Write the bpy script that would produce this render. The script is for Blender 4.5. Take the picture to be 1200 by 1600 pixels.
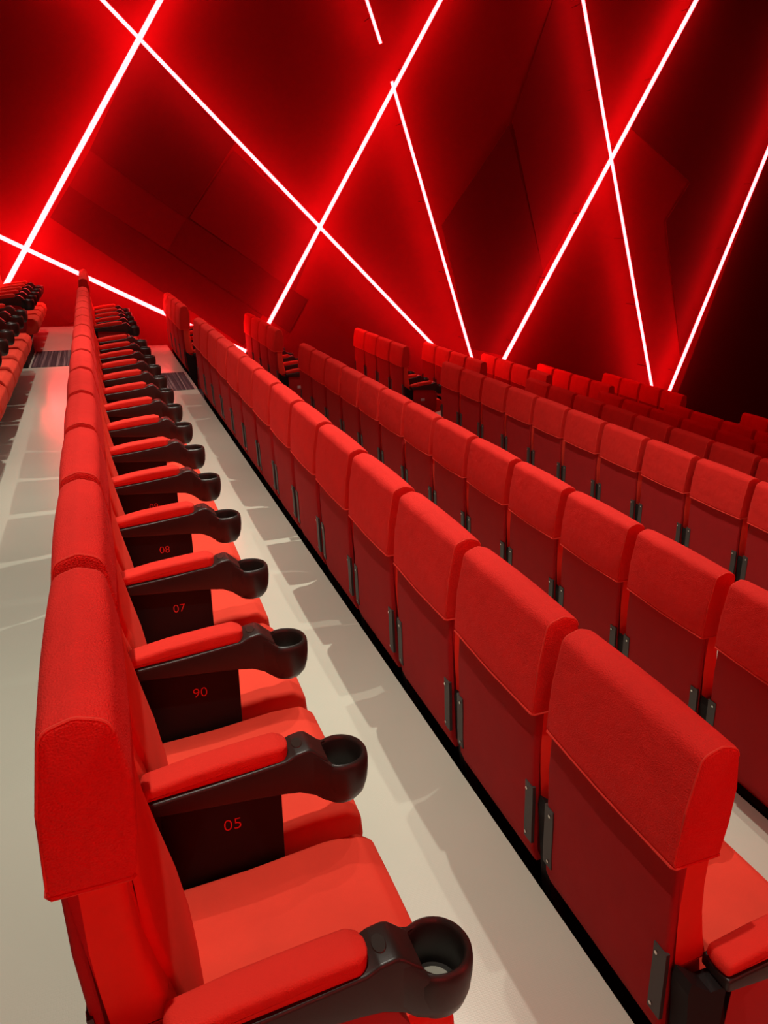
import bpy, bmesh, math, random
from mathutils import Vector, Matrix

S = bpy.context.scene
for o in list(bpy.data.objects):
    bpy.data.objects.remove(o)
C = S.collection
random.seed(4)

# ------------------------------------------------------------------ camera
CAM = Vector((0.0, 0.0, 1.8))
PITCH, YAW, FPX = math.radians(20.574), math.radians(20.13), 1198.0
fwd = Vector((math.sin(YAW) * math.cos(PITCH), math.cos(YAW) * math.cos(PITCH), -math.sin(PITCH)))
rgt = Vector((math.cos(YAW), -math.sin(YAW), 0.0))
upv = rgt.cross(fwd)
cd = bpy.data.cameras.new('camera')
cam = bpy.data.objects.new('camera', cd)
C.objects.link(cam)
cam.matrix_world = Matrix.Translation(CAM) @ Matrix((rgt, upv, -fwd)).transposed().to_4x4()
cd.sensor_fit = 'VERTICAL'
cd.sensor_height = 36.0
cd.lens = FPX / 1600.0 * 36.0
cd.clip_start = 0.05
S.camera = cam

# ------------------------------------------------------------------ view, world, lights
S.view_settings.view_transform = 'Standard'
S.view_settings.look = 'None'
S.view_settings.gamma = 1.0
S.view_settings.use_curve_mapping = False
S.view_settings.exposure = 0.12
w = bpy.data.worlds.new('world')
S.world = w
w.use_nodes = True
w.node_tree.nodes['Background'].inputs[0].default_value = (0.02, 0.004, 0.004, 1)
w.node_tree.nodes['Background'].inputs[1].default_value = 0.2

WARM = (1.0, 0.94, 0.80)
# ceiling downlights: x, y, power, half cone in degrees
DOWNLIGHTS = [(2.15, 4.3, 820, 38), (2.45, 2.9, 270, 33), (2.2, 8.0, 260, 36),
              (-0.2, 1.1, 460, 28), (-0.2, 3.3, 430, 28), (-0.35, 5.6, 540, 28), (-0.4, 7.9, 390, 28), (-0.3, 10.6, 300, 31),
              (4.6, 10.8, 280, 28)]
LIGHT_Z = 5.7
for (lx, ly, pw, hc) in DOWNLIGHTS:
    ld = bpy.data.lights.new('downlight_lamp', 'SPOT')
    ld.energy = pw
    ld.color = WARM
    ld.spot_size = math.radians(2 * hc)
    ld.spot_blend = 1.0
    ld.shadow_soft_size = 0.03
    lo = bpy.data.objects.new('downlight_lamp', ld)
    lo.location = (lx, ly, LIGHT_Z)
    C.objects.link(lo)
LED_STRENGTH = 26.0
LED_COLOR = (1.0, 0.034, 0.038)


# ------------------------------------------------------------------ materials
def new_mat(name):
    m = bpy.data.materials.new(name)
    m.use_nodes = True
    nt = m.node_tree
    return m, nt, nt.nodes['Principled BSDF']


def setp(b, **k):
    for n, v in k.items():
        n = n.replace('_', ' ')
        if n in b.inputs:
            b.inputs[n].default_value = v


def fabric(name, col, bump=0.25, scale=420.0, rough=0.85, sheen=0.0, var=0.12):
    m, nt, b = new_mat(name)
    setp(b, Roughness=rough)
    b.inputs['Specular IOR Level'].default_value = 0.25
    if sheen:
        b.inputs['Sheen Weight'].default_value = sheen
        b.inputs['Sheen Tint'].default_value = (1, .25, .2, 1)
    tc = nt.nodes.new('ShaderNodeTexCoord')
    n1 = nt.nodes.new('ShaderNodeTexNoise')
    n1.inputs['Scale'].default_value = 9
    n1.inputs['Detail'].default_value = 5
    nt.links.new(tc.outputs['Object'], n1.inputs['Vector'])
    mx = nt.nodes.new('ShaderNodeMix')
    mx.data_type = 'RGBA'
    mx.inputs['A'].default_value = tuple(c * (1 - var) for c in col) + (1,)
    mx.inputs['B'].default_value = tuple(min(1, c * (1 + var)) for c in col) + (1,)
    nt.links.new(n1.outputs['Fac'], mx.inputs['Factor'])
    nt.links.new(mx.outputs['Result'], b.inputs['Base Color'])
    # woven threads
    wv = nt.nodes.new('ShaderNodeTexVoronoi')
    wv.inputs['Scale'].default_value = scale
    nt.links.new(tc.outputs['Object'], wv.inputs['Vector'])
    n2 = nt.nodes.new('ShaderNodeTexNoise')
    n2.inputs['Scale'].default_value = 14
    nt.links.new(tc.outputs['Object'], n2.inputs['Vector'])
    ad = nt.nodes.new('ShaderNodeMath')
    ad.operation = 'MULTIPLY_ADD'
    ad.inputs[1].default_value = 6.0
    nt.links.new(n2.outputs['Fac'], ad.inputs[0])
    nt.links.new(wv.outputs['Distance'], ad.inputs[2])
    bp = nt.nodes.new('ShaderNodeBump')
    bp.inputs['Strength'].default_value = bump
    bp.inputs['Distance'].default_value = 0.0025
    nt.links.new(ad.outputs[0], bp.inputs['Height'])
    nt.links.new(bp.outputs['Normal'], b.inputs['Normal'])
    return m


def plain(name, col, rough=0.5, metal=0.0, spec=0.5, noise=0.0, nscale=60):
    m, nt, b = new_mat(name)
    b.inputs['Base Color'].default_value = (*col, 1)
    setp(b, Roughness=rough, Metallic=metal)
    b.inputs['Specular IOR Level'].default_value = spec
    if noise:
        tc = nt.nodes.new('ShaderNodeTexCoord')
        n = nt.nodes.new('ShaderNodeTexNoise')
        n.inputs['Scale'].default_value = nscale
        nt.links.new(tc.outputs['Object'], n.inputs['Vector'])
        bp = nt.nodes.new('ShaderNodeBump')
        bp.inputs['Strength'].default_value = noise
        bp.inputs['Distance'].default_value = 0.001
        nt.links.new(n.outputs['Fac'], bp.inputs['Height'])
        nt.links.new(bp.outputs['Normal'], b.inputs['Normal'])
    return m


RED = (0.76, 0.025, 0.018)
M_cover = fabric('red_cover_cloth', RED, 0.6, 300)
M_seat = fabric('red_seat_cloth', (0.86, 0.066, 0.036), 0.15, 520)
M_backpanel_shaded = fabric('red_back_cloth_shaded', (0.41, 0.012, 0.014), 0.25, 600)  # same cloth as the seats, shade on the backs put into the colour
M_pad = fabric('red_armrest_cloth', (0.78, 0.036, 0.022), 0.3, 420)
M_piping = fabric('red_piping_cloth', (0.82, 0.06, 0.04), 0.3, 700)
M_endpanel = plain('red_end_panel', (0.42, 0.016, 0.016), 0.6, 0, 0.3)
M_plastic = plain('black_textured_plastic', (0.024, 0.018, 0.015), 0.36, 0, 0.5, 0.2, 700)
M_board = plain('black_board', (0.010, 0.007, 0.007), 0.6, 0, 0.3)
M_bracket = plain('grey_painted_steel', (0.055, 0.055, 0.052), 0.5, 0.2, 0.5)
M_screw = plain('bright_screw_steel', (0.75, 0.72, 0.66), 0.25, 1.0)
M_cupbase = plain('grey_cup_base', (0.40, 0.37, 0.31), 0.5)
M_badge = plain('dark_badge', (0.030, 0.025, 0.020), 0.3)
M_trimline = plain('pale_edge_band', (0.50, 0.46, 0.40), 0.45)
M_number = plain('red_number_print', (0.80, 0.06, 0.05), 0.6)
M_plaque = plain('white_row_plaque', (0.75, 0.75, 0.75), 0.4)
M_alu = plain('aluminium_nosing', (0.62, 0.58, 0.52), 0.35, 0.6)
M_blackpaint = plain('black_paint', (0.012, 0.010, 0.010), 0.7, 0, 0.2)
M_ceiling = plain('black_ceiling', (0.02, 0.012, 0.012), 0.9, 0, 0.1)
M_dark = plain('dark_wall_fabric', (0.06, 0.006, 0.008), 0.9, 0, 0.1)


def wall_mat(name, col):
    m, nt, b = new_mat(name)
    setp(b, Roughness=0.8)
    b.inputs['Specular IOR Level'].default_value = 0.2
    tc = nt.nodes.new('ShaderNodeTexCoord')
    n = nt.nodes.new('ShaderNodeTexNoise')
    n.inputs['Scale'].default_value = 0.9
    n.inputs['Detail'].default_value = 3
    nt.links.new(tc.outputs['Object'], n.inputs['Vector'])
    mx = nt.nodes.new('ShaderNodeMix')
    mx.data_type = 'RGBA'
    mx.inputs['A'].default_value = tuple(c * .85 for c in col) + (1,)
    mx.inputs['B'].default_value = tuple(min(1, c * 1.15) for c in col) + (1,)
    nt.links.new(n.outputs['Fac'], mx.inputs['Factor'])
    nt.links.new(mx.outputs['Result'], b.inputs['Base Color'])
    return m


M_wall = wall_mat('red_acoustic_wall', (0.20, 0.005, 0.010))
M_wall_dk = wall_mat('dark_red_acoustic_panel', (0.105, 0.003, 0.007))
M_wall_dim = wall_mat('dimmed_red_acoustic_wall', (0.065, 0.003, 0.006))  # wall past the right-hand strip, its weaker glow put into a darker red
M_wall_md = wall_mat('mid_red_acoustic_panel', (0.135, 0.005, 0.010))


def vinyl():
    m, nt, b = new_mat('cream_vinyl')
    setp(b, Roughness=0.3)
    b.inputs['Coat Weight'].default_value = 0.7
    b.inputs['Coat Roughness'].default_value = 0.17
    b.inputs['Specular IOR Level'].default_value = 0.5
    tc = nt.nodes.new('ShaderNodeTexCoord')
    n = nt.nodes.new('ShaderNodeTexNoise')
    n.inputs['Scale'].default_value = 2.2
    n.inputs['Detail'].default_value = 6
    nt.links.new(tc.outputs['Object'], n.inputs['Vector'])
    mx = nt.nodes.new('ShaderNodeMix')
    mx.data_type = 'RGBA'
    mx.inputs['A'].default_value = (0.52, 0.55, 0.455, 1)
    mx.inputs['B'].default_value = (0.61, 0.635, 0.535, 1)
    nt.links.new(n.outputs['Fac'], mx.inputs['Factor'])
    nt.links.new(mx.outputs['Result'], b.inputs['Base Color'])
    br = nt.nodes.new('ShaderNodeTexBrick')
    br.inputs['Scale'].default_value = 45
    br.inputs['Mortar Size'].default_value = 0.06
    br.inputs['Mortar Smooth'].default_value = 0.8
    nt.links.new(tc.outputs['Object'], br.inputs['Vector'])
    bp = nt.nodes.new('ShaderNodeBump')
    bp.inputs['Strength'].default_value = 0.12
    bp.inputs['Distance'].default_value = 0.0012
    nt.links.new(br.outputs['Fac'], bp.inputs['Height'])
    nt.links.new(bp.outputs['Normal'], b.inputs['Normal'])
    return m


M_vinyl = vinyl()


def stripe_carpet():
    m, nt, b = new_mat('striped_aisle_carpet')
    setp(b, Roughness=0.95)
    b.inputs['Specular IOR Level'].default_value = 0.1
    tc = nt.nodes.new('ShaderNodeTexCoord')
    mp = nt.nodes.new('ShaderNodeMapping')
    mp.inputs['Scale'].default_value = (34, 0.25, 1)
    nt.links.new(tc.outputs['Object'], mp.inputs['Vector'])
    n = nt.nodes.new('ShaderNodeTexNoise')
    n.inputs['Scale'].default_value = 1.6
    n.inputs['Detail'].default_value = 4
    nt.links.new(mp.outputs[0], n.inputs['Vector'])
    r = nt.nodes.new('ShaderNodeValToRGB')
    e = r.color_ramp.elements
    e[0].position, e[0].color = 0.42, (0.05, 0.03, 0.036, 1)
    e[1].position, e[1].color = 0.66, (0.30, 0.21, 0.20, 1)
    x = e.new(0.53)
    x.color = (0.10, 0.06, 0.07, 1)
    nt.links.new(n.outputs['Fac'], r.inputs['Fac'])
    nt.links.new(r.outputs['Color'], b.inputs['Base Color'])
    return m


M_carpet = stripe_carpet()


def emit(name, col, st):
    m = bpy.data.materials.new(name)
    m.use_nodes = True
    nt = m.node_tree
    nt.nodes.remove(nt.nodes['Principled BSDF'])
    e = nt.nodes.new('ShaderNodeEmission')
    e.inputs[0].default_value = (*col, 1)
    e.inputs[1].default_value = st
    nt.links.new(e.outputs[0], nt.nodes['Material Output'].inputs[0])
    return m


M_led = emit('red_led_diffuser', LED_COLOR, LED_STRENGTH)
M_lamp = emit('warm_lamp_lens', WARM, 12)


# ------------------------------------------------------------------ mesh helpers
def finish(name, bm, mats, smooth=True, angle=38):
    me = bpy.data.meshes.new(name)
    bmesh.ops.recalc_face_normals(bm, faces=bm.faces)
    bm.to_mesh(me)
    bm.free()
    for m in (mats if isinstance(mats, (list, tuple)) else [mats]):
        me.materials.append(m)
    if smooth:
        me.polygons.foreach_set('use_smooth', [True] * len(me.polygons))
        me.set_sharp_from_angle(angle=math.radians(angle))
    return me


def link(name, me, parent=None, loc=None):
    o = bpy.data.objects.new(name, me)
    C.objects.link(o)
    if parent:
        o.parent = parent
    if loc:
        o.location = loc
    return o


def tag(o, label=None, cat=None, group=None, kind=None):
    if label:
        o['label'] = label
    if cat:
        o['category'] = cat
    if group:
        o['group'] = group
    if kind:
        o['kind'] = kind
    return o


def round_poly(pts, segs=5):
    """pts: (x, z, radius) -> dense polygon with rounded corners (x, z)"""
    out = []
    n = len(pts)
    for i in range(n):
        x, z, r = pts[i]
        p = Vector((x, z))
        a = Vector(pts[i - 1][:2]) - p
        b = Vector(pts[(i + 1) % n][:2]) - p
        la, lb = a.length, b.length
        a.normalize()
        b.normalize()
        ang = a.angle(b)
        if r <= 0 or ang > 3.05:
            out.append(p)
            continue
        t = min(r / math.tan(ang / 2), la * .49, lb * .49)
        p0, p1 = p + a * t, p + b * t
        for k in range(segs + 1):
            s = k / segs
            out.append((1 - s) ** 2 * p0 + 2 * s * (1 - s) * p + s * s * p1)
    return out


def inset(poly, d):
    n = len(poly)
    area = sum(poly[i].x * poly[(i + 1) % n].y - poly[(i + 1) % n].x * poly[i].y for i in range(n))
    sg = 1 if area > 0 else -1
    out = []
    for i in range(n):
        t = (poly[(i + 1) % n] - poly[i - 1])
        if t.length < 1e-9:
            out.append(poly[i].copy())
            continue
        t.normalize()
        out.append(poly[i] + Vector((-t.y, t.x)) * d * sg)
    return out


def pillow(bm, poly, y0, y1, r, segs=4, mid=3, puff=0.0, mat=0):
    """extrude a side profile along y with rounded ends"""
    ys = []
    for k in range(segs + 1):
        a = math.pi / 2 * k / segs
        ys.append((y0 + r * (1 - math.cos(a)), r * (1 - math.sin(a))))
    for k in range(1, mid + 1):
        ys.append((y0 + r + (y1 - y0 - 2 * r) * k / (mid + 1), -puff * math.sin(math.pi * k / (mid + 1))))
    for k in range(segs, -1, -1):
        a = math.pi / 2 * k / segs
        ys.append((y1 - r * (1 - math.cos(a)), r * (1 - math.sin(a))))
    prev = None
    for (y, d) in ys:
        pl = inset(poly, d)
        vs = [bm.verts.new((p.x, y, p.y)) for p in pl]
        if prev:
            n = len(vs)
            for i in range(n):
                f = bm.faces.new((prev[i], prev[(i + 1) % n], vs[(i + 1) % n], vs[i]))
                f.material_index = mat
        else:
            f = bm.faces.new(vs)
            f.material_index = mat
        prev = vs
    f = bm.faces.new(prev)
    f.material_index = mat


def box(bm, x0, x1, y0, y1, z0, z1, mat=0):
    v = [bm.verts.new((x, y, z)) for x in (x0, x1) for y in (y0, y1) for z in (z0, z1)]
    for q in ((0, 1, 3, 2), (4, 6, 7, 5), (0, 4, 5, 1), (2, 3, 7, 6), (0, 2, 6, 4), (1, 5, 7, 3)):
        f = bm.faces.new([v[i] for i in q])
        f.material_index = mat


def tube(bm, pts, r, n=8, closed=False, mat=0):
    pts = [Vector(p) for p in pts]
    m = len(pts)
    prev = None
    first = None
    ref = Vector((0, 0, 1))
    for i, p in enumerate(pts):
        if closed:
            t = pts[(i + 1) % m] - pts[i - 1]
        else:
            t = pts[min(i + 1, m - 1)] - pts[max(i - 1, 0)]
        t.normalize()
        a = t.cross(ref)
        if a.length < 0.05:
            a = t.cross(Vector((0, 1, 0.01)))
        a.normalize()
        b = t.cross(a)
        vs = [bm.verts.new(p + (a * math.cos(2 * math.pi * k / n) + b * math.sin(2 * math.pi * k / n)) * r) for k in range(n)]
        if prev:
            for k in range(n):
                bm.faces.new((prev[k], prev[(k + 1) % n], vs[(k + 1) % n], vs[k])).material_index = mat
        else:
            first = vs
        prev = vs
    if closed:
        for k in range(n):
            bm.faces.new((prev[k], prev[(k + 1) % n], first[(k + 1) % n], first[k])).material_index = mat
    else:
        bm.faces.new(first).material_index = mat
        bm.faces.new(prev[::-1]).material_index = mat


# ------------------------------------------------------------------ the hall: stepped floor, walls, ceiling
WALL_Y = 12.8
LEVELS = [  # x start, x end, height
    (-6.0, -4.62, 1.72), (-4.62, -3.49, 1.38), (-3.49, -2.36, 1.04), (-2.36, -1.225, 0.70),
    (-1.225, -0.105, 0.35), (-0.105, 1.010, 0.0), (1.010, 2.200, -0.352), (2.200, 4.003, -0.691),
    (4.003, 5.225, -0.995), (5.225, 6.345, -1.28), (6.345, 7.495, -1.535), (7.495, 8.945, -1.785),
    (8.945, 11.2, -2.045), (11.2, 15.5, -2.3)]
for (x0, x1, h) in LEVELS:
    bm = bmesh.new()
    box(bm, x0, x1, -3, WALL_Y, -2.6, h)
    for f in bm.faces:
        f.normal_update()
        f.material_index = 0 if f.calc_center_median().z > h - 1e-4 else 1
    tag(link('floor', finish('floor', bm, [M_vinyl, M_blackpaint], False)), kind='structure')

AISLE0, AISLE1 = 9.08, 10.25
LV = {'Z': 4, 'A': 5, 'B': 6, 'C': 7, 'D': 8, 'E': 9, 'F': 10, 'G': 11, 'H': 12}
ROW_TXT = {'Z': 'leftmost row', 'A': 'numbered armrest row', 'B': 'row right of the pale walkway',
           'C': 'second row of seat backs', 'D': 'third row of seat backs', 'E': 'fourth row of seat backs',
           'F': 'fifth row of seat backs', 'G': 'sixth row of seat backs', 'H': 'farthest lowest row of seat backs'}
for k, i in LV.items():
    x0, x1, h = LEVELS[i]
    xs = x0 + 0.50 if k in 'ZABCDEFGH' else x0
    bm = bmesh.new()
    box(bm, xs, x1 - 0.03, AISLE0, AISLE1, h, h + 0.005)
    c = link('aisle_carpet', finish('aisle_carpet', bm, M_carpet, False))
    tag(c, 'striped dark carpet strip in the cross aisle behind the ' + ROW_TXT[k] if False else
        'striped dark aisle carpet level with the ' + ROW_TXT[k], 'carpet', 'striped carpets of the far aisle')
    bm = bmesh.new()
    box(bm, x1 - 0.03, x1 + 0.004, AISLE0, AISLE1, h - 0.02, h + 0.007)
    n = link('step_nosing', finish('step_nosing', bm, M_alu, False))
    tag(n, 'metal step edge level with the ' + ROW_TXT[k], 'step edge', 'metal step edges of the far aisle')
    # half step
    hp = LEVELS[i - 1][2]
    hm = (h + hp) / 2
    e = bpy.data.objects.new('step_box', None)
    C.objects.link(e)
    e.location = (x0, (AISLE0 + AISLE1) / 2, h)
    tag(e, 'low black half step level with the ' + ROW_TXT[k], 'step', 'half steps of the far aisle')
    wy = (AISLE1 - AISLE0) / 2
    bm = bmesh.new()
    box(bm, 0.006, 0.48, -wy, wy, 0, hm - h - 0.006)
    link('riser_box', finish('riser_box', bm, M_blackpaint, False), e)
    bm = bmesh.new()
    box(bm, 0.006, 0.455, -wy, wy, hm - h - 0.006, hm - h)
    link('tread_carpet', finish('tread_carpet', bm, M_carpet, False), e)
    bm = bmesh.new()
    box(bm, 0.455, 0.486, -wy, wy, hm - h - 0.022, hm - h + 0.003)
    link('nosing', finish('nosing', bm, M_alu, False), e)

# side wall with faceted panels
bm = bmesh.new()
box(bm, -6, 15.5, WALL_Y, WALL_Y + 0.2, -2.6, 6.0)
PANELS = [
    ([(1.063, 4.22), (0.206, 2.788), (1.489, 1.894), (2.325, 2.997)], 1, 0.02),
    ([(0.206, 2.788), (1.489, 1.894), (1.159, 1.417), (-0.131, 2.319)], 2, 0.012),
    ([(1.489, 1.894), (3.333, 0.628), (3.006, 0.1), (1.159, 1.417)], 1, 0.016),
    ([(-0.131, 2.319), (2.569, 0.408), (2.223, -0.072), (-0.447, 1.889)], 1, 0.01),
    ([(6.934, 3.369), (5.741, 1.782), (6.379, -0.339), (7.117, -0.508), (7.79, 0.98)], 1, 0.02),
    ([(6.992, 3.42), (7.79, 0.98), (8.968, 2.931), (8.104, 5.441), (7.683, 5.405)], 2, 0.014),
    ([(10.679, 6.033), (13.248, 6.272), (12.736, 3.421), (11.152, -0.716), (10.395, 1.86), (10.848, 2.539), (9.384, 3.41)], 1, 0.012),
    ([(12.736, 3.421), (15.364, 5.204), (18.948, -4.462), (11.081, -1.983)], 3, 0.016),  # right end of the wall, fall-off of the strip glow painted in
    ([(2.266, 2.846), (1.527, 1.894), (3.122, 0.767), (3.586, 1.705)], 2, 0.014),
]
for (pts, mi, dep) in PANELS:
    a = [bm.verts.new((x, WALL_Y - dep, z)) for j, (x, z) in enumerate(pts)]
    b = [bm.verts.new((x, WALL_Y + 0.01, z)) for (x, z) in pts]
    f = bm.faces.new(a)
    f.material_index = mi
    n = len(a)
    for i in range(n):
        bm.faces.new((a[i], b[i], b[(i + 1) % n], a[(i + 1) % n])).material_index = mi
tag(link('wall_far', finish('wall_far', bm, [M_wall, M_wall_dk, M_wall_md, M_wall_dim], False)), kind='structure')
for nm, bx, mt in (('wall_back', (-6.2, -6, -3, WALL_Y, -2.6, 6), M_dark),
                   ('wall_near', (-6, 15.5, -3.2, -3, -2.6, 6), M_dark),
                   ('wall_front', (15.5, 15.7, -3, WALL_Y, -2.6, 6), M_dark),
                   ('ceiling', (-6, 15.5, -3, WALL_Y, 6.0, 6.2), M_ceiling)):
    bm = bmesh.new()
    box(bm, *bx)
    tag(link(nm, finish(nm, bm, mt, False)), kind='structure')

# ceiling downlight fixtures (the lamps that light the seats)
bmf = bmesh.new()
prof = [(0.10, 0.0), (0.12, 0.0), (0.12, 0.24), (0.0, 0.24), (0.0, 0.20), (0.09, 0.20)]


def lathe(bm, prof, n=24, center=(0, 0, 0), mat=0, sx=1.0, closed=True):
    rings = []
    for k in range(n):
        a = 2 * math.pi * k / n
        rings.append([bm.verts.new((center[0] + r * math.cos(a) * sx, center[1] + r * math.sin(a), center[2] + z)) for r, z in prof])
    m = len(prof)
    for k in range(n):
        for j in range(m if closed else m - 1):
            try:
                bm.faces.new((rings[k][j], rings[(k + 1) % n][j], rings[(k + 1) % n][(j + 1) % m], rings[k][(j + 1) % m])).material_index = mat
            except ValueError:
                pass
    bmesh.ops.remove_doubles(bm, verts=[v for r in rings for v in r], dist=1e-6)


lathe(bmf, prof)
me_fix = finish('downlight_housing', bmf, M_blackpaint)
for i, (lx, ly, pw, hc) in enumerate(DOWNLIGHTS):
    o = link('ceiling_downlight', me_fix, None, (lx, ly, 6.0 - 0.24))
    tag(o, 'round black ceiling downlight above the seats, out of frame', 'downlight', 'ceiling downlights above the seats')


# ------------------------------------------------------------------ red light lines on the wall
def ray(u, v):
    return fwd + rgt * ((u - 600) / FPX) - upv * ((v - 800) / FPX)


LEDS = [  # x0, z0, x1, z1 on the wall plane (y), stand-off, radius, label
    (2.015, 5.644, -1.198, 0.912, 0.3, 0.041, 'thick glowing red-white strip crossing the upper left corner down to leftmost armrests'),
    (-0.269, 5.414, 5.700, -0.405, 0.37, 0.03, 'long thin glowing strip slanting from top left down to the right'),
    (-1.817, 2.010, 2.192, -0.109, 0.38, 0.034, 'glowing strip low on the left, sloping down behind the headrests'),
    (3.950, 5.707, 4.505, 4.334, 0.37, 0.026, 'short glowing strip stub hanging from the top centre'),
    (5.966, 5.751, 2.501, 0.137, 0.3, 0.036, 'glowing strip slanting from top centre down to the left'),
    (4.682, 3.844, 6.312, -0.661, 0.37, 0.027, 'thin glowing strip falling from the centre crossing, below the short stub'),
    (7.757, 5.733, 10.316, -1.428, 0.37, 0.029, 'steep thin glowing strip right of centre leaning right as it falls'),
    (10.482, 5.803, 6.792, -0.739, 0.3, 0.04, 'glowing strip from top right slanting down left to the seat tops'),
    (13.138, 5.466, 10.682, -1.569, 0.3, 0.036, 'glowing strip at the right edge by the dark corner'),
]
for k, (x0, z0, x1, z1) in enumerate([(-2.5, 5.4, 0.8, 0.8), (-1.5, 1.2, 3.6, 5.2), (2.0, 5.4, 5.2, 0.2), (4.4, 5.3, 7.6, -0.6), (7.0, 5.2, 5.6, -0.2), (10.5, 5.3, 8.2, -0.8)]):
    LEDS.append((x0, z0, x1, z1, WALL_Y + 3 - 0.2 - 0.03 * (k % 2), 0.035,
                 'glowing strip on the wall behind the camera, out of frame'))
for (x0, z0, x1, z1, h, r, lab) in LEDS:
    y = WALL_Y - h
    p0, p1 = Vector((x0, y, z0)), Vector((x1, y, z1))
    mid = (p0 + p1) / 2
    e = bpy.data.objects.new('light_strip', None)
    C.objects.link(e)
    far = h < 1
    wy = WALL_Y if far else -3.0
    e.location = (mid.x, wy, mid.z)
    tag(e, lab, 'light strip', 'glowing light strips on the wall' if h < 1 else 'light strips on the opposite wall')
    d = (p1 - p0).normalized()
    off = Vector((mid.x, wy, mid.z))
    bm = bmesh.new()
    r *= 0.86
    tube(bm, [p0 - off, p0 + d * r - off, p1 - d * r - off, p1 - off], r, 12)
    link('diffuser', finish('diffuser', bm, M_led), e)
    L = (p1 - p0).length
    nb = max(2, int(L / 1.1))
    for i in range(nb):
        c = p0 + d * (L * (i + 0.5) / nb) - off
        bm = bmesh.new()
        tube(bm, [c + Vector((0, r * 0.5, 0)), c + Vector((0, (h - 0.03) if far else -0.19, 0))], 0.006, 6)
        link('stand_off', finish('stand_off', bm, M_wall_dk), e)

# ------------------------------------------------------------------ seat meshes (origin: floor under rear edge, near side)
W = 0.49
PITCH_Y = 0.56
ME = {}

# headrest
prof = round_poly([(-0.044, 0.920, .014), (-0.038, 1.06, 0), (-0.018, 1.192, .034), (0.030, 1.207, .03),
                   (0.076, 1.192, .034), (0.091, 1.09, .03), (0.088, 1.0, 0), (0.078, 0.920, .015)], 5)
bm = bmesh.new()
pillow(bm, prof, -0.003, W + 0.003, 0.010, 4, 5, 0.004)
ME['headrest'] = finish('headrest', bm, M_cover, True, 60)
bm = bmesh.new()
r = 0.0038
edge = inset(prof, 0.0035)
k0 = max(range(len(edge)), key=lambda i: edge[i].x - 4 * edge[i].y)
loop = edge[k0:] + edge[:k0]
if loop[1].x > loop[-1].x or loop[1].y > loop[-1].y:
    loop = loop[::-1]
rearmost = [p for p in edge if p.y > 0.925]
rearmost = sorted([p for p in rearmost if p.x < 0.03], key=lambda p: p.y) + sorted([p for p in rearmost if p.x >= 0.03], key=lambda p: p.x + (1.2 - p.y) * .01)
rearmost = [p for p in rearmost if p.y > 0.925 and not (p.x >= 0.03 and p.y < 1.12)]
for yy in (0.0005, W - 0.0005):
    tube(bm, [(p.x, yy, p.y) for p in rearmost], 0.0026, 6)
tube(bm, [(0.076, 0.004, 0.921), (0.074, 0.0, 0.921), (0.02, -0.001, 0.921), (-0.036, -0.001, 0.921), (-0.042, 0.005, 0.921), (-0.044, W / 2, 0.917),
          (-0.042, W - 0.005, 0.921), (-0.036, W + 0.001, 0.921), (0.02, W + 0.001, 0.921), (0.074, W, 0.921), (0.076, W - 0.004, 0.921)], r, 6)
tube(bm, [(0.006, 0.006, 1.1965), (0.006, W / 2, 1.2005), (0.006, W - 0.006, 1.1965)], 0.0026, 6)
ME['piping'] = finish('piping', bm, M_piping)

# rear panel
rear = [(0.016, 0.392), (-0.004, 0.44), (-0.012, 0.52), (-0.015, 0.62), (-0.020, 0.70), (-0.026, 0.80), (-0.026, 0.93)]
pr = [(x, z, .0085) for x, z in rear] + [(x + 0.028, z, .0085) for x, z in reversed(rear)]
bm = bmesh.new()
pillow(bm, round_poly(pr, 3), 0.002, W - 0.002, 0.008, 3, 3)
ME['back_panel'] = finish('back_panel', bm, M_backpanel_shaded, True, 50)

# backrest cushion: full width above the armrests, narrower below
bm = bmesh.new()
up = [(0.004, 0.60, .017), (-0.006, 0.66, 0), (-0.014, 0.72, 0), (-0.019, 0.80, 0), (-0.019, 0.94, 0), (0.062, 0.94, 0), (0.064, 0.84, 0), (0.072, 0.76, 0), (0.088, 0.68, 0), (0.108, 0.61, .017)]
pillow(bm, round_poly(up, 3), 0.003, W - 0.003, 0.016, 4, 3)
lo = [(0.025, 0.395, .017), (0.010, 0.45, 0), (0.002, 0.55, 0), (-0.004, 0.64, 0), (0.10, 0.64, 0), (0.120, 0.55, 0), (0.138, 0.45, 0), (0.142, 0.380, .017)]
pillow(bm, round_poly(lo, 3), 0.022, W - 0.022, 0.016, 4, 3)
ME['backrest'] = finish('backrest', bm, M_seat, True, 60)
bm = bmesh.new()
cu = [(0.05, 0.955, 0), (0.080, 0.93, .01), (0.082, 0.84, 0), (0.092, 0.74, 0), (0.112, 0.64, 0), (0.138, 0.52, 0), (0.156, 0.40, .01), (0.13, 0.38, 0), (0.10, 0.55, 0), (0.06, 0.75, 0)]
pillow(bm, round_poly(cu, 3), 0.060, W - 0.060, 0.014, 4, 5, 0.006)
ME['back_cushion'] = finish('back_cushion', bm, M_seat, True, 60)

# seat cushion
se = [(0.11, 0.275, .02), (0.11, 0.385, .02), (0.30, 0.396, 0), (0.48, 0.418, 0), (0.565, 0.417, .03), (0.604, 0.385, .03), (0.610, 0.32, .03), (0.585, 0.245, .03), (0.48, 0.225, .02)]
bm = bmesh.new()
pillow(bm, round_poly(se, 5), 0.0, W, 0.018, 5, 5, 0.003)
ME['seat_cushion'] = finish('seat_cushion', bm, M_seat, True, 60)
bm = bmesh.new()
box(bm, 0.07, 0.50, 0.03, W - 0.03, 0.17, 0.30)
ME['seat_pan'] = finish('seat_pan', bm, M_blackpaint, False)

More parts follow.
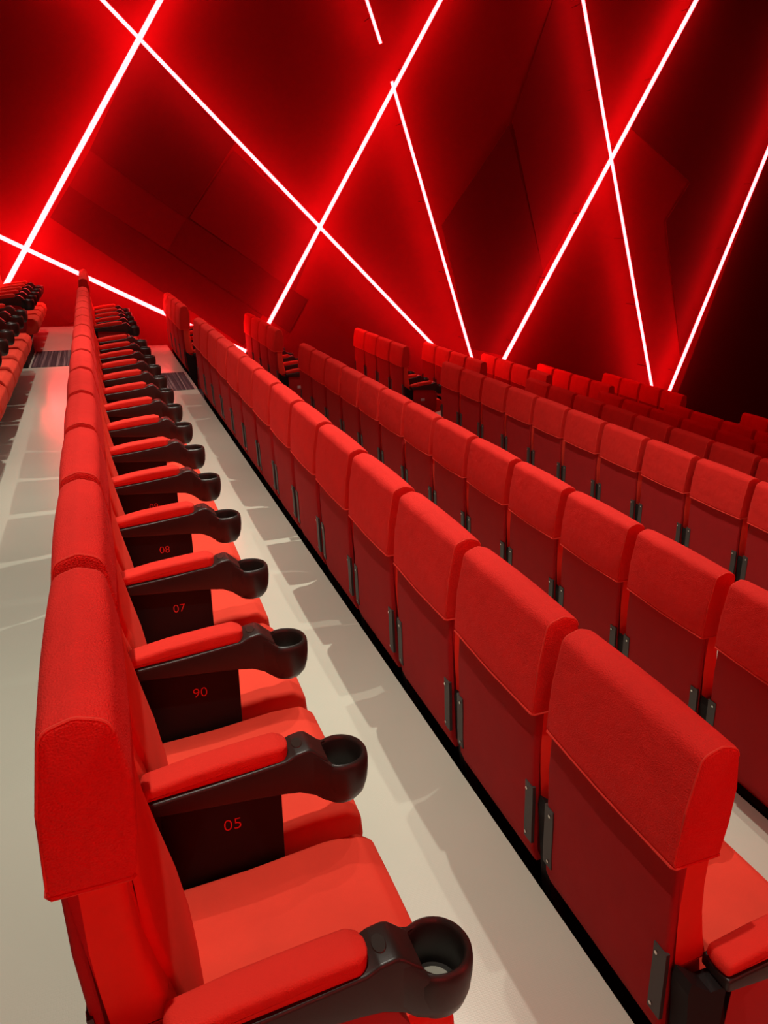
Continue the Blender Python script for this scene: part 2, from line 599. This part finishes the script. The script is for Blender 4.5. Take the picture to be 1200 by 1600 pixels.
# brackets on the rear edges
for nm, ya, yb in (('near', -0.003, 0.038), ('far', W - 0.038, W + 0.003)):
    bm = bmesh.new()
    zz = [(-0.008, 0.475), (-0.011, 0.53), (-0.0145, 0.62), (-0.018, 0.675)]
    vs = []
    for x, z in zz:
        vs.append([bm.verts.new((x - dx, y, z)) for (dx, y) in ((0.004, ya), (0.004, yb), (-0.006, yb), (-0.006, ya))])
    for a, b in zip(vs, vs[1:]):
        for i in range(4):
            bm.faces.new((a[i], a[(i + 1) % 4], b[(i + 1) % 4], b[i]))
    bm.faces.new(vs[0])
    bm.faces.new(vs[-1])
    yc = (ya + yb) / 2 + (0.008 if nm == 'near' else -0.008)
    for (x, z) in ((-0.009, 0.497), (-0.0165, 0.655)):
        c = Matrix.Translation((x - 0.004, yc, z)) @ Matrix.Rotation(math.pi / 2, 4, 'Y')
        g = bmesh.ops.create_cone(bm, cap_ends=True, segments=10, radius1=0.0048, radius2=0.0036, depth=0.009, matrix=c)
        for v in g['verts']:
            for f in v.link_faces:
                f.material_index = 1
    ME['bracket_' + nm] = finish('bracket', bm, [M_bracket, M_screw])

# black support post between two seats
AY = -0.035
bm = bmesh.new()
box(bm, 0.045, 0.115, AY - 0.024, AY + 0.024, 0.0, 0.50)
v = []
for y in (AY - 0.026, AY + 0.026):
    v.append([bm.verts.new((x, y, z)) for x, z in ((0.035, 0.30), (0.12, 0.30), (0.12, 0.60), (0.06, 0.60), (0.0, 0.65), (-0.004, 0.62))])
n = len(v[0])
for i in range(n):
    bm.faces.new((v[0][i], v[0][(i + 1) % n], v[1][(i + 1) % n], v[1][i]))
bm.faces.new(v[0])
bm.faces.new(v[1])
box(bm, 0.02, 0.36, AY - 0.03, AY + 0.03, 0.0, 0.012)
ME['support_post'] = finish('support_post', bm, M_blackpaint, False)

# armrest: moulded black body with cup holder
CX, CZ, CR = 0.538, 0.636, 0.066
body = [(0.088, 0.600, .012), (0.088, 0.634, .008), (0.25, 0.650, 0), (0.400, 0.668, .0), (0.425, 0.681, .02), (0.458, 0.687, .025), (0.482, 0.664, .03), (0.505, 0.642, .02),
        (0.52, 0.636, 0), (0.52, 0.530, .0), (0.492, 0.532, .01), (0.466, 0.554, .03), (0.430, 0.572, .03), (0.39, 0.578, .0), (0.34, 0.582, 0), (0.20, 0.592, 0)]
bm = bmesh.new()
pillow(bm, round_poly(body, 4), AY - 0.041, AY + 0.041, 0.007, 3, 1)
cup = [(0.0, -0.095), (0.046, -0.095), (0.0485, -0.06), (0.0500, -0.010), (0.0525, -0.002), (0.0565, 0.0015), (0.061, -0.001), (0.0645, -0.007), (0.0665, -0.02),
       (0.0665, -0.045), (0.0640, -0.075), (0.0575, -0.100), (0.046, -0.116), (0.0, -0.121)]
# carve the well: remove the body's geometry that fills the cup
keep = []
geom = bm.verts[:] + bm.edges[:] + bm.faces[:]
res = bmesh.ops.bisect_plane(bm, geom=geom, plane_co=(0.498, 0, 0), plane_no=(1, 0, 0), clear_outer=True)
lathe(bm, cup, 36, (CX, AY, CZ), 0, 1.0, False)
# simple fillets either side
for side in (-1, 1):
    sec = []
    for (x, yo, zt, zb) in ((0.446, 0.038, 0.676, 0.566), (0.462, 0.0405, 0.676, 0.556), (0.475, 0.0435, 0.664, 0.545), (0.490, 0.0490, 0.650, 0.536), (0.505, 0.0555, 0.638, 0.536), (0.520, 0.0608, 0.632, 0.540), (0.538, 0.0640, 0.628, 0.545)):
        inner = 0.030 if x < 0.485 else 0.0505 * math.sin(math.acos(max(-1, min(1, (x - CX) / 0.052)))) + 0.002 if x > 0.487 else 0.02
        inner = min(inner, yo - 0.004)
        sec.append([bm.verts.new((x, AY + side * yy, z)) for (yy, z) in ((inner, zt), (yo - 0.003, zt - 0.002), (yo, zt - 0.012), (yo, zb + 0.02), (yo - 0.008, zb), (inner, zb))])
    for a, b in zip(sec, sec[1:]):
        for i in range(6):
            bm.faces.new((a[i], a[(i + 1) % 6], b[(i + 1) % 6], b[i]))
    bm.faces.new(sec[0])
    bm.faces.new(sec[-1])
ME['armrest'] = finish('armrest', bm, M_plastic, True, 42)
bm = bmesh.new()
bmesh.ops.create_cone(bm, cap_ends=True, segments=24, radius1=0.034, radius2=0.034, depth=0.003, matrix=Matrix.Translation((CX, AY, CZ - 0.092)))
ME['cup_base'] = finish('cup_base', bm, M_cupbase)
bm = bmesh.new()
c = Matrix.Translation((0.4345, AY, 0.6835)) @ Matrix.Rotation(math.radians(-12), 4, 'Y') @ Matrix.Diagonal((0.62, 1, 1, 1))
bmesh.ops.create_cone(bm, cap_ends=True, segments=24, radius1=0.020, radius2=0.018, depth=0.003, matrix=c)
ME['badge'] = finish('badge', bm, M_badge)
# pad
pd = [(0.086, 0.634, .013), (0.090, 0.668, .02), (0.20, 0.688, 0), (0.32, 0.701, 0), (0.385, 0.706, .02), (0.412, 0.694, .013), (0.412, 0.662, .012), (0.25, 0.648, 0)]
bm = bmesh.new()
pillow(bm, round_poly(pd, 5), AY - 0.035, AY + 0.035, 0.012, 6, 3, 0.003)
# round the front corners in plan
for vv in bm.verts:
    dy = abs(vv.co.y - AY) / 0.037
    if vv.co.x > 0.37:
        lim = 0.412 - 0.040 * (1 - math.sqrt(max(0, 1 - dy ** 2.6)))
        if vv.co.x > lim:
            vv.co.x = lim
ME['armrest_pad'] = finish('armrest_pad', bm, M_pad, True, 60)
# side panels
for nm, mt, th in (('side_panel', M_board, 0.022), ('end_panel', M_endpanel, 0.026)):
    bm = bmesh.new()
    pp = round_poly([(0.118, 0.14, 0), (0.118, 0.605, 0), (0.39, 0.612, 0), (0.39, 0.14, 0)] if nm == 'side_panel' else
                    [(0.118, 0.13, .02), (0.100, 0.59, 0), (0.43, 0.60, 0), (0.485, 0.50, .01), (0.485, 0.33, .03), (0.41, 0.13, .03)], 3)
    pillow(bm, pp, AY - th, AY + th, 0.003, 2, 1)
    ME[nm] = finish(nm, bm, mt, True, 30)
bm = bmesh.new()
box(bm, 0.118, 0.392, AY - 0.0235, AY + 0.0235, 0.136, 0.141)
ME['panel_edge'] = finish('panel_edge', bm, M_trimline, False)
bm = bmesh.new()
box(bm, 0.235, 0.295, AY - 0.0285, AY - 0.026, 0.432, 0.468)
ME['row_plaque'] = finish('row_plaque', bm, M_plaque, False)


def text_mesh(t):
    cu = bpy.data.curves.new('seat_number', 'FONT')
    cu.body = t
    cu.size = 0.044
    cu.offset = -0.0007
    cu.align_x = 'CENTER'
    cu.align_y = 'CENTER'
    cu.extrude = 0.0004
    ob = bpy.data.objects.new('seat_number', cu)
    C.objects.link(ob)
    dg = bpy.context.evaluated_depsgraph_get()
    me = bpy.data.meshes.new_from_object(ob.evaluated_get(dg))
    bpy.data.objects.remove(ob)
    me.materials.clear()
    me.materials.append(M_number)
    return me


def arm(root, dy, end, side=-1, plaque=False, number=None):
    a = link('armrest', ME['armrest'], root, (0, dy, 0))
    link('cup_base', ME['cup_base'], a)
    link('badge', ME['badge'], a)
    link('armrest_pad', ME['armrest_pad'], a)
    p = link('end_panel' if end else 'side_panel', ME['end_panel' if end else 'side_panel'], root, (0, dy, 0))
    if end:
        p['label'] = 'dark red end panel facing the aisle'
    if plaque:
        link('row_plaque', ME['row_plaque'], p)
    if number:
        t = link('seat_number', text_mesh(number), p, (0.274, AY - 0.0228, 0.516))
        t.rotation_euler = (math.pi / 2, 0, 0)
        t['label'] = 'red printed seat number ' + number
    link('support_post', ME['support_post'], root, (0, dy, 0))


def seat(x, y, z, label, group, first=False, last=False, plaque=False, number=None):
    root = bpy.data.objects.new('cinema_seat', None)
    C.objects.link(root)
    root.location = (x, y, z)
    tag(root, label, 'seat', group)
    h = link('headrest', ME['headrest'], root)
    link('piping', ME['piping'], h)
    link('back_panel', ME['back_panel'], root)
    b = link('backrest', ME['backrest'], root)
    link('back_cushion', ME['back_cushion'], b)
    link('bracket', ME['bracket_near'], root)
    link('bracket', ME['bracket_far'], root)
    link('seat_cushion', ME['seat_cushion'], root)
    link('seat_pan', ME['seat_pan'], root)
    arm(root, 0.0, first, -1, plaque, number)
    if last:
        arm(root, PITCH_Y, True)
    # cloth never sits identically: slight differences between seats
    h.rotation_euler = (0, 0, random.uniform(-.006, .006))
    return root


ORD = ['nearest', 'second nearest', 'third nearest', 'fourth nearest', 'fifth nearest', 'sixth nearest', 'seventh nearest',
       'eighth nearest', 'ninth nearest', 'tenth nearest', 'eleventh nearest', 'twelfth nearest', 'thirteenth nearest', 'fourteenth nearest']


def in_view(x, y, z):
    us, vs = [], []
    for dx in (-0.04, 0.61):
        for dy in (-0.1, 0.5):
            for dz in (0.2, 1.19):
                p = Vector((x + dx, y + dy, z + dz)) - CAM
                d = p.dot(fwd)
                if d < 0.2:
                    return True
                us.append(600 + FPX * p.dot(rgt) / d)
                vs.append(800 - FPX * p.dot(upv) / d)
    return max(us) > -5 and min(us) < 1205 and max(vs) > 0 and min(vs) < 1605


ROWS = {  # x of rear top edge, y of first seat
    'Z': (-1.25, 0.93), 'A': (-0.12, 0.92), 'B': (1.01, 0.93), 'C': (2.186, 0.995), 'D': (3.978, 0.93),
    'E': (5.20, 0.95), 'F': (6.32, 0.95), 'G': (7.47, 0.95), 'H': (8.92, 0.95)}
ROW_SEEN = {'Z': 'leftmost row cut by the frame', 'A': 'row with numbered armrests',
            'B': 'row bordering the pale walkway', 'C': 'second row of backs past the walkway',
            'D': 'third row of backs past the walkway', 'E': 'fourth row of backs past the walkway',
            'F': 'fifth row of backs past the walkway', 'G': 'sixth row of backs past the walkway',
            'H': 'lowest row by the dark corner'}
NUM = {1: '05', 2: '90', 3: '07', 4: '08', 5: '09', 6: '10'}
for k, (xr, y0) in ROWS.items():
    z = LEVELS[LV[k]][2]
    js = [j for j in range(14) if in_view(xr, y0 + j * PITCH_Y, z)]
    for q, j in enumerate(js):
        num = NUM.get(j) if k == 'A' else None
        if num:
            lab = 'red cinema seat whose near armrest panel is printed ' + num
        elif k == 'A' and j == 0:
            lab = 'big red cinema seat in front left corner with whole headrest side showing'
        else:
            lab = ORD[q] + ' red seat of the ' + ROW_SEEN[k]
            if k != 'A' and j == 13:
                lab = 'red seat just before the far aisle, ' + ROW_SEEN[k]
        seat(xr, y0 + j * PITCH_Y, z, lab, 'cinema seats in the ' + ROW_SEEN[k], first=(j == 0), last=(j == 13), number=num)
    t0 = 10.03
    js = [j for j in range(4) if in_view(xr, t0 + j * PITCH_Y, z)]
    for q, j in enumerate(js):
        lab = ORD[q] + ' red seat beyond the far aisle, ' + ROW_SEEN[k]
        seat(xr, t0 + j * PITCH_Y, z, lab, 'cinema seats beyond the far aisle', first=(j == 0), last=(j == 3), plaque=(j == 0))
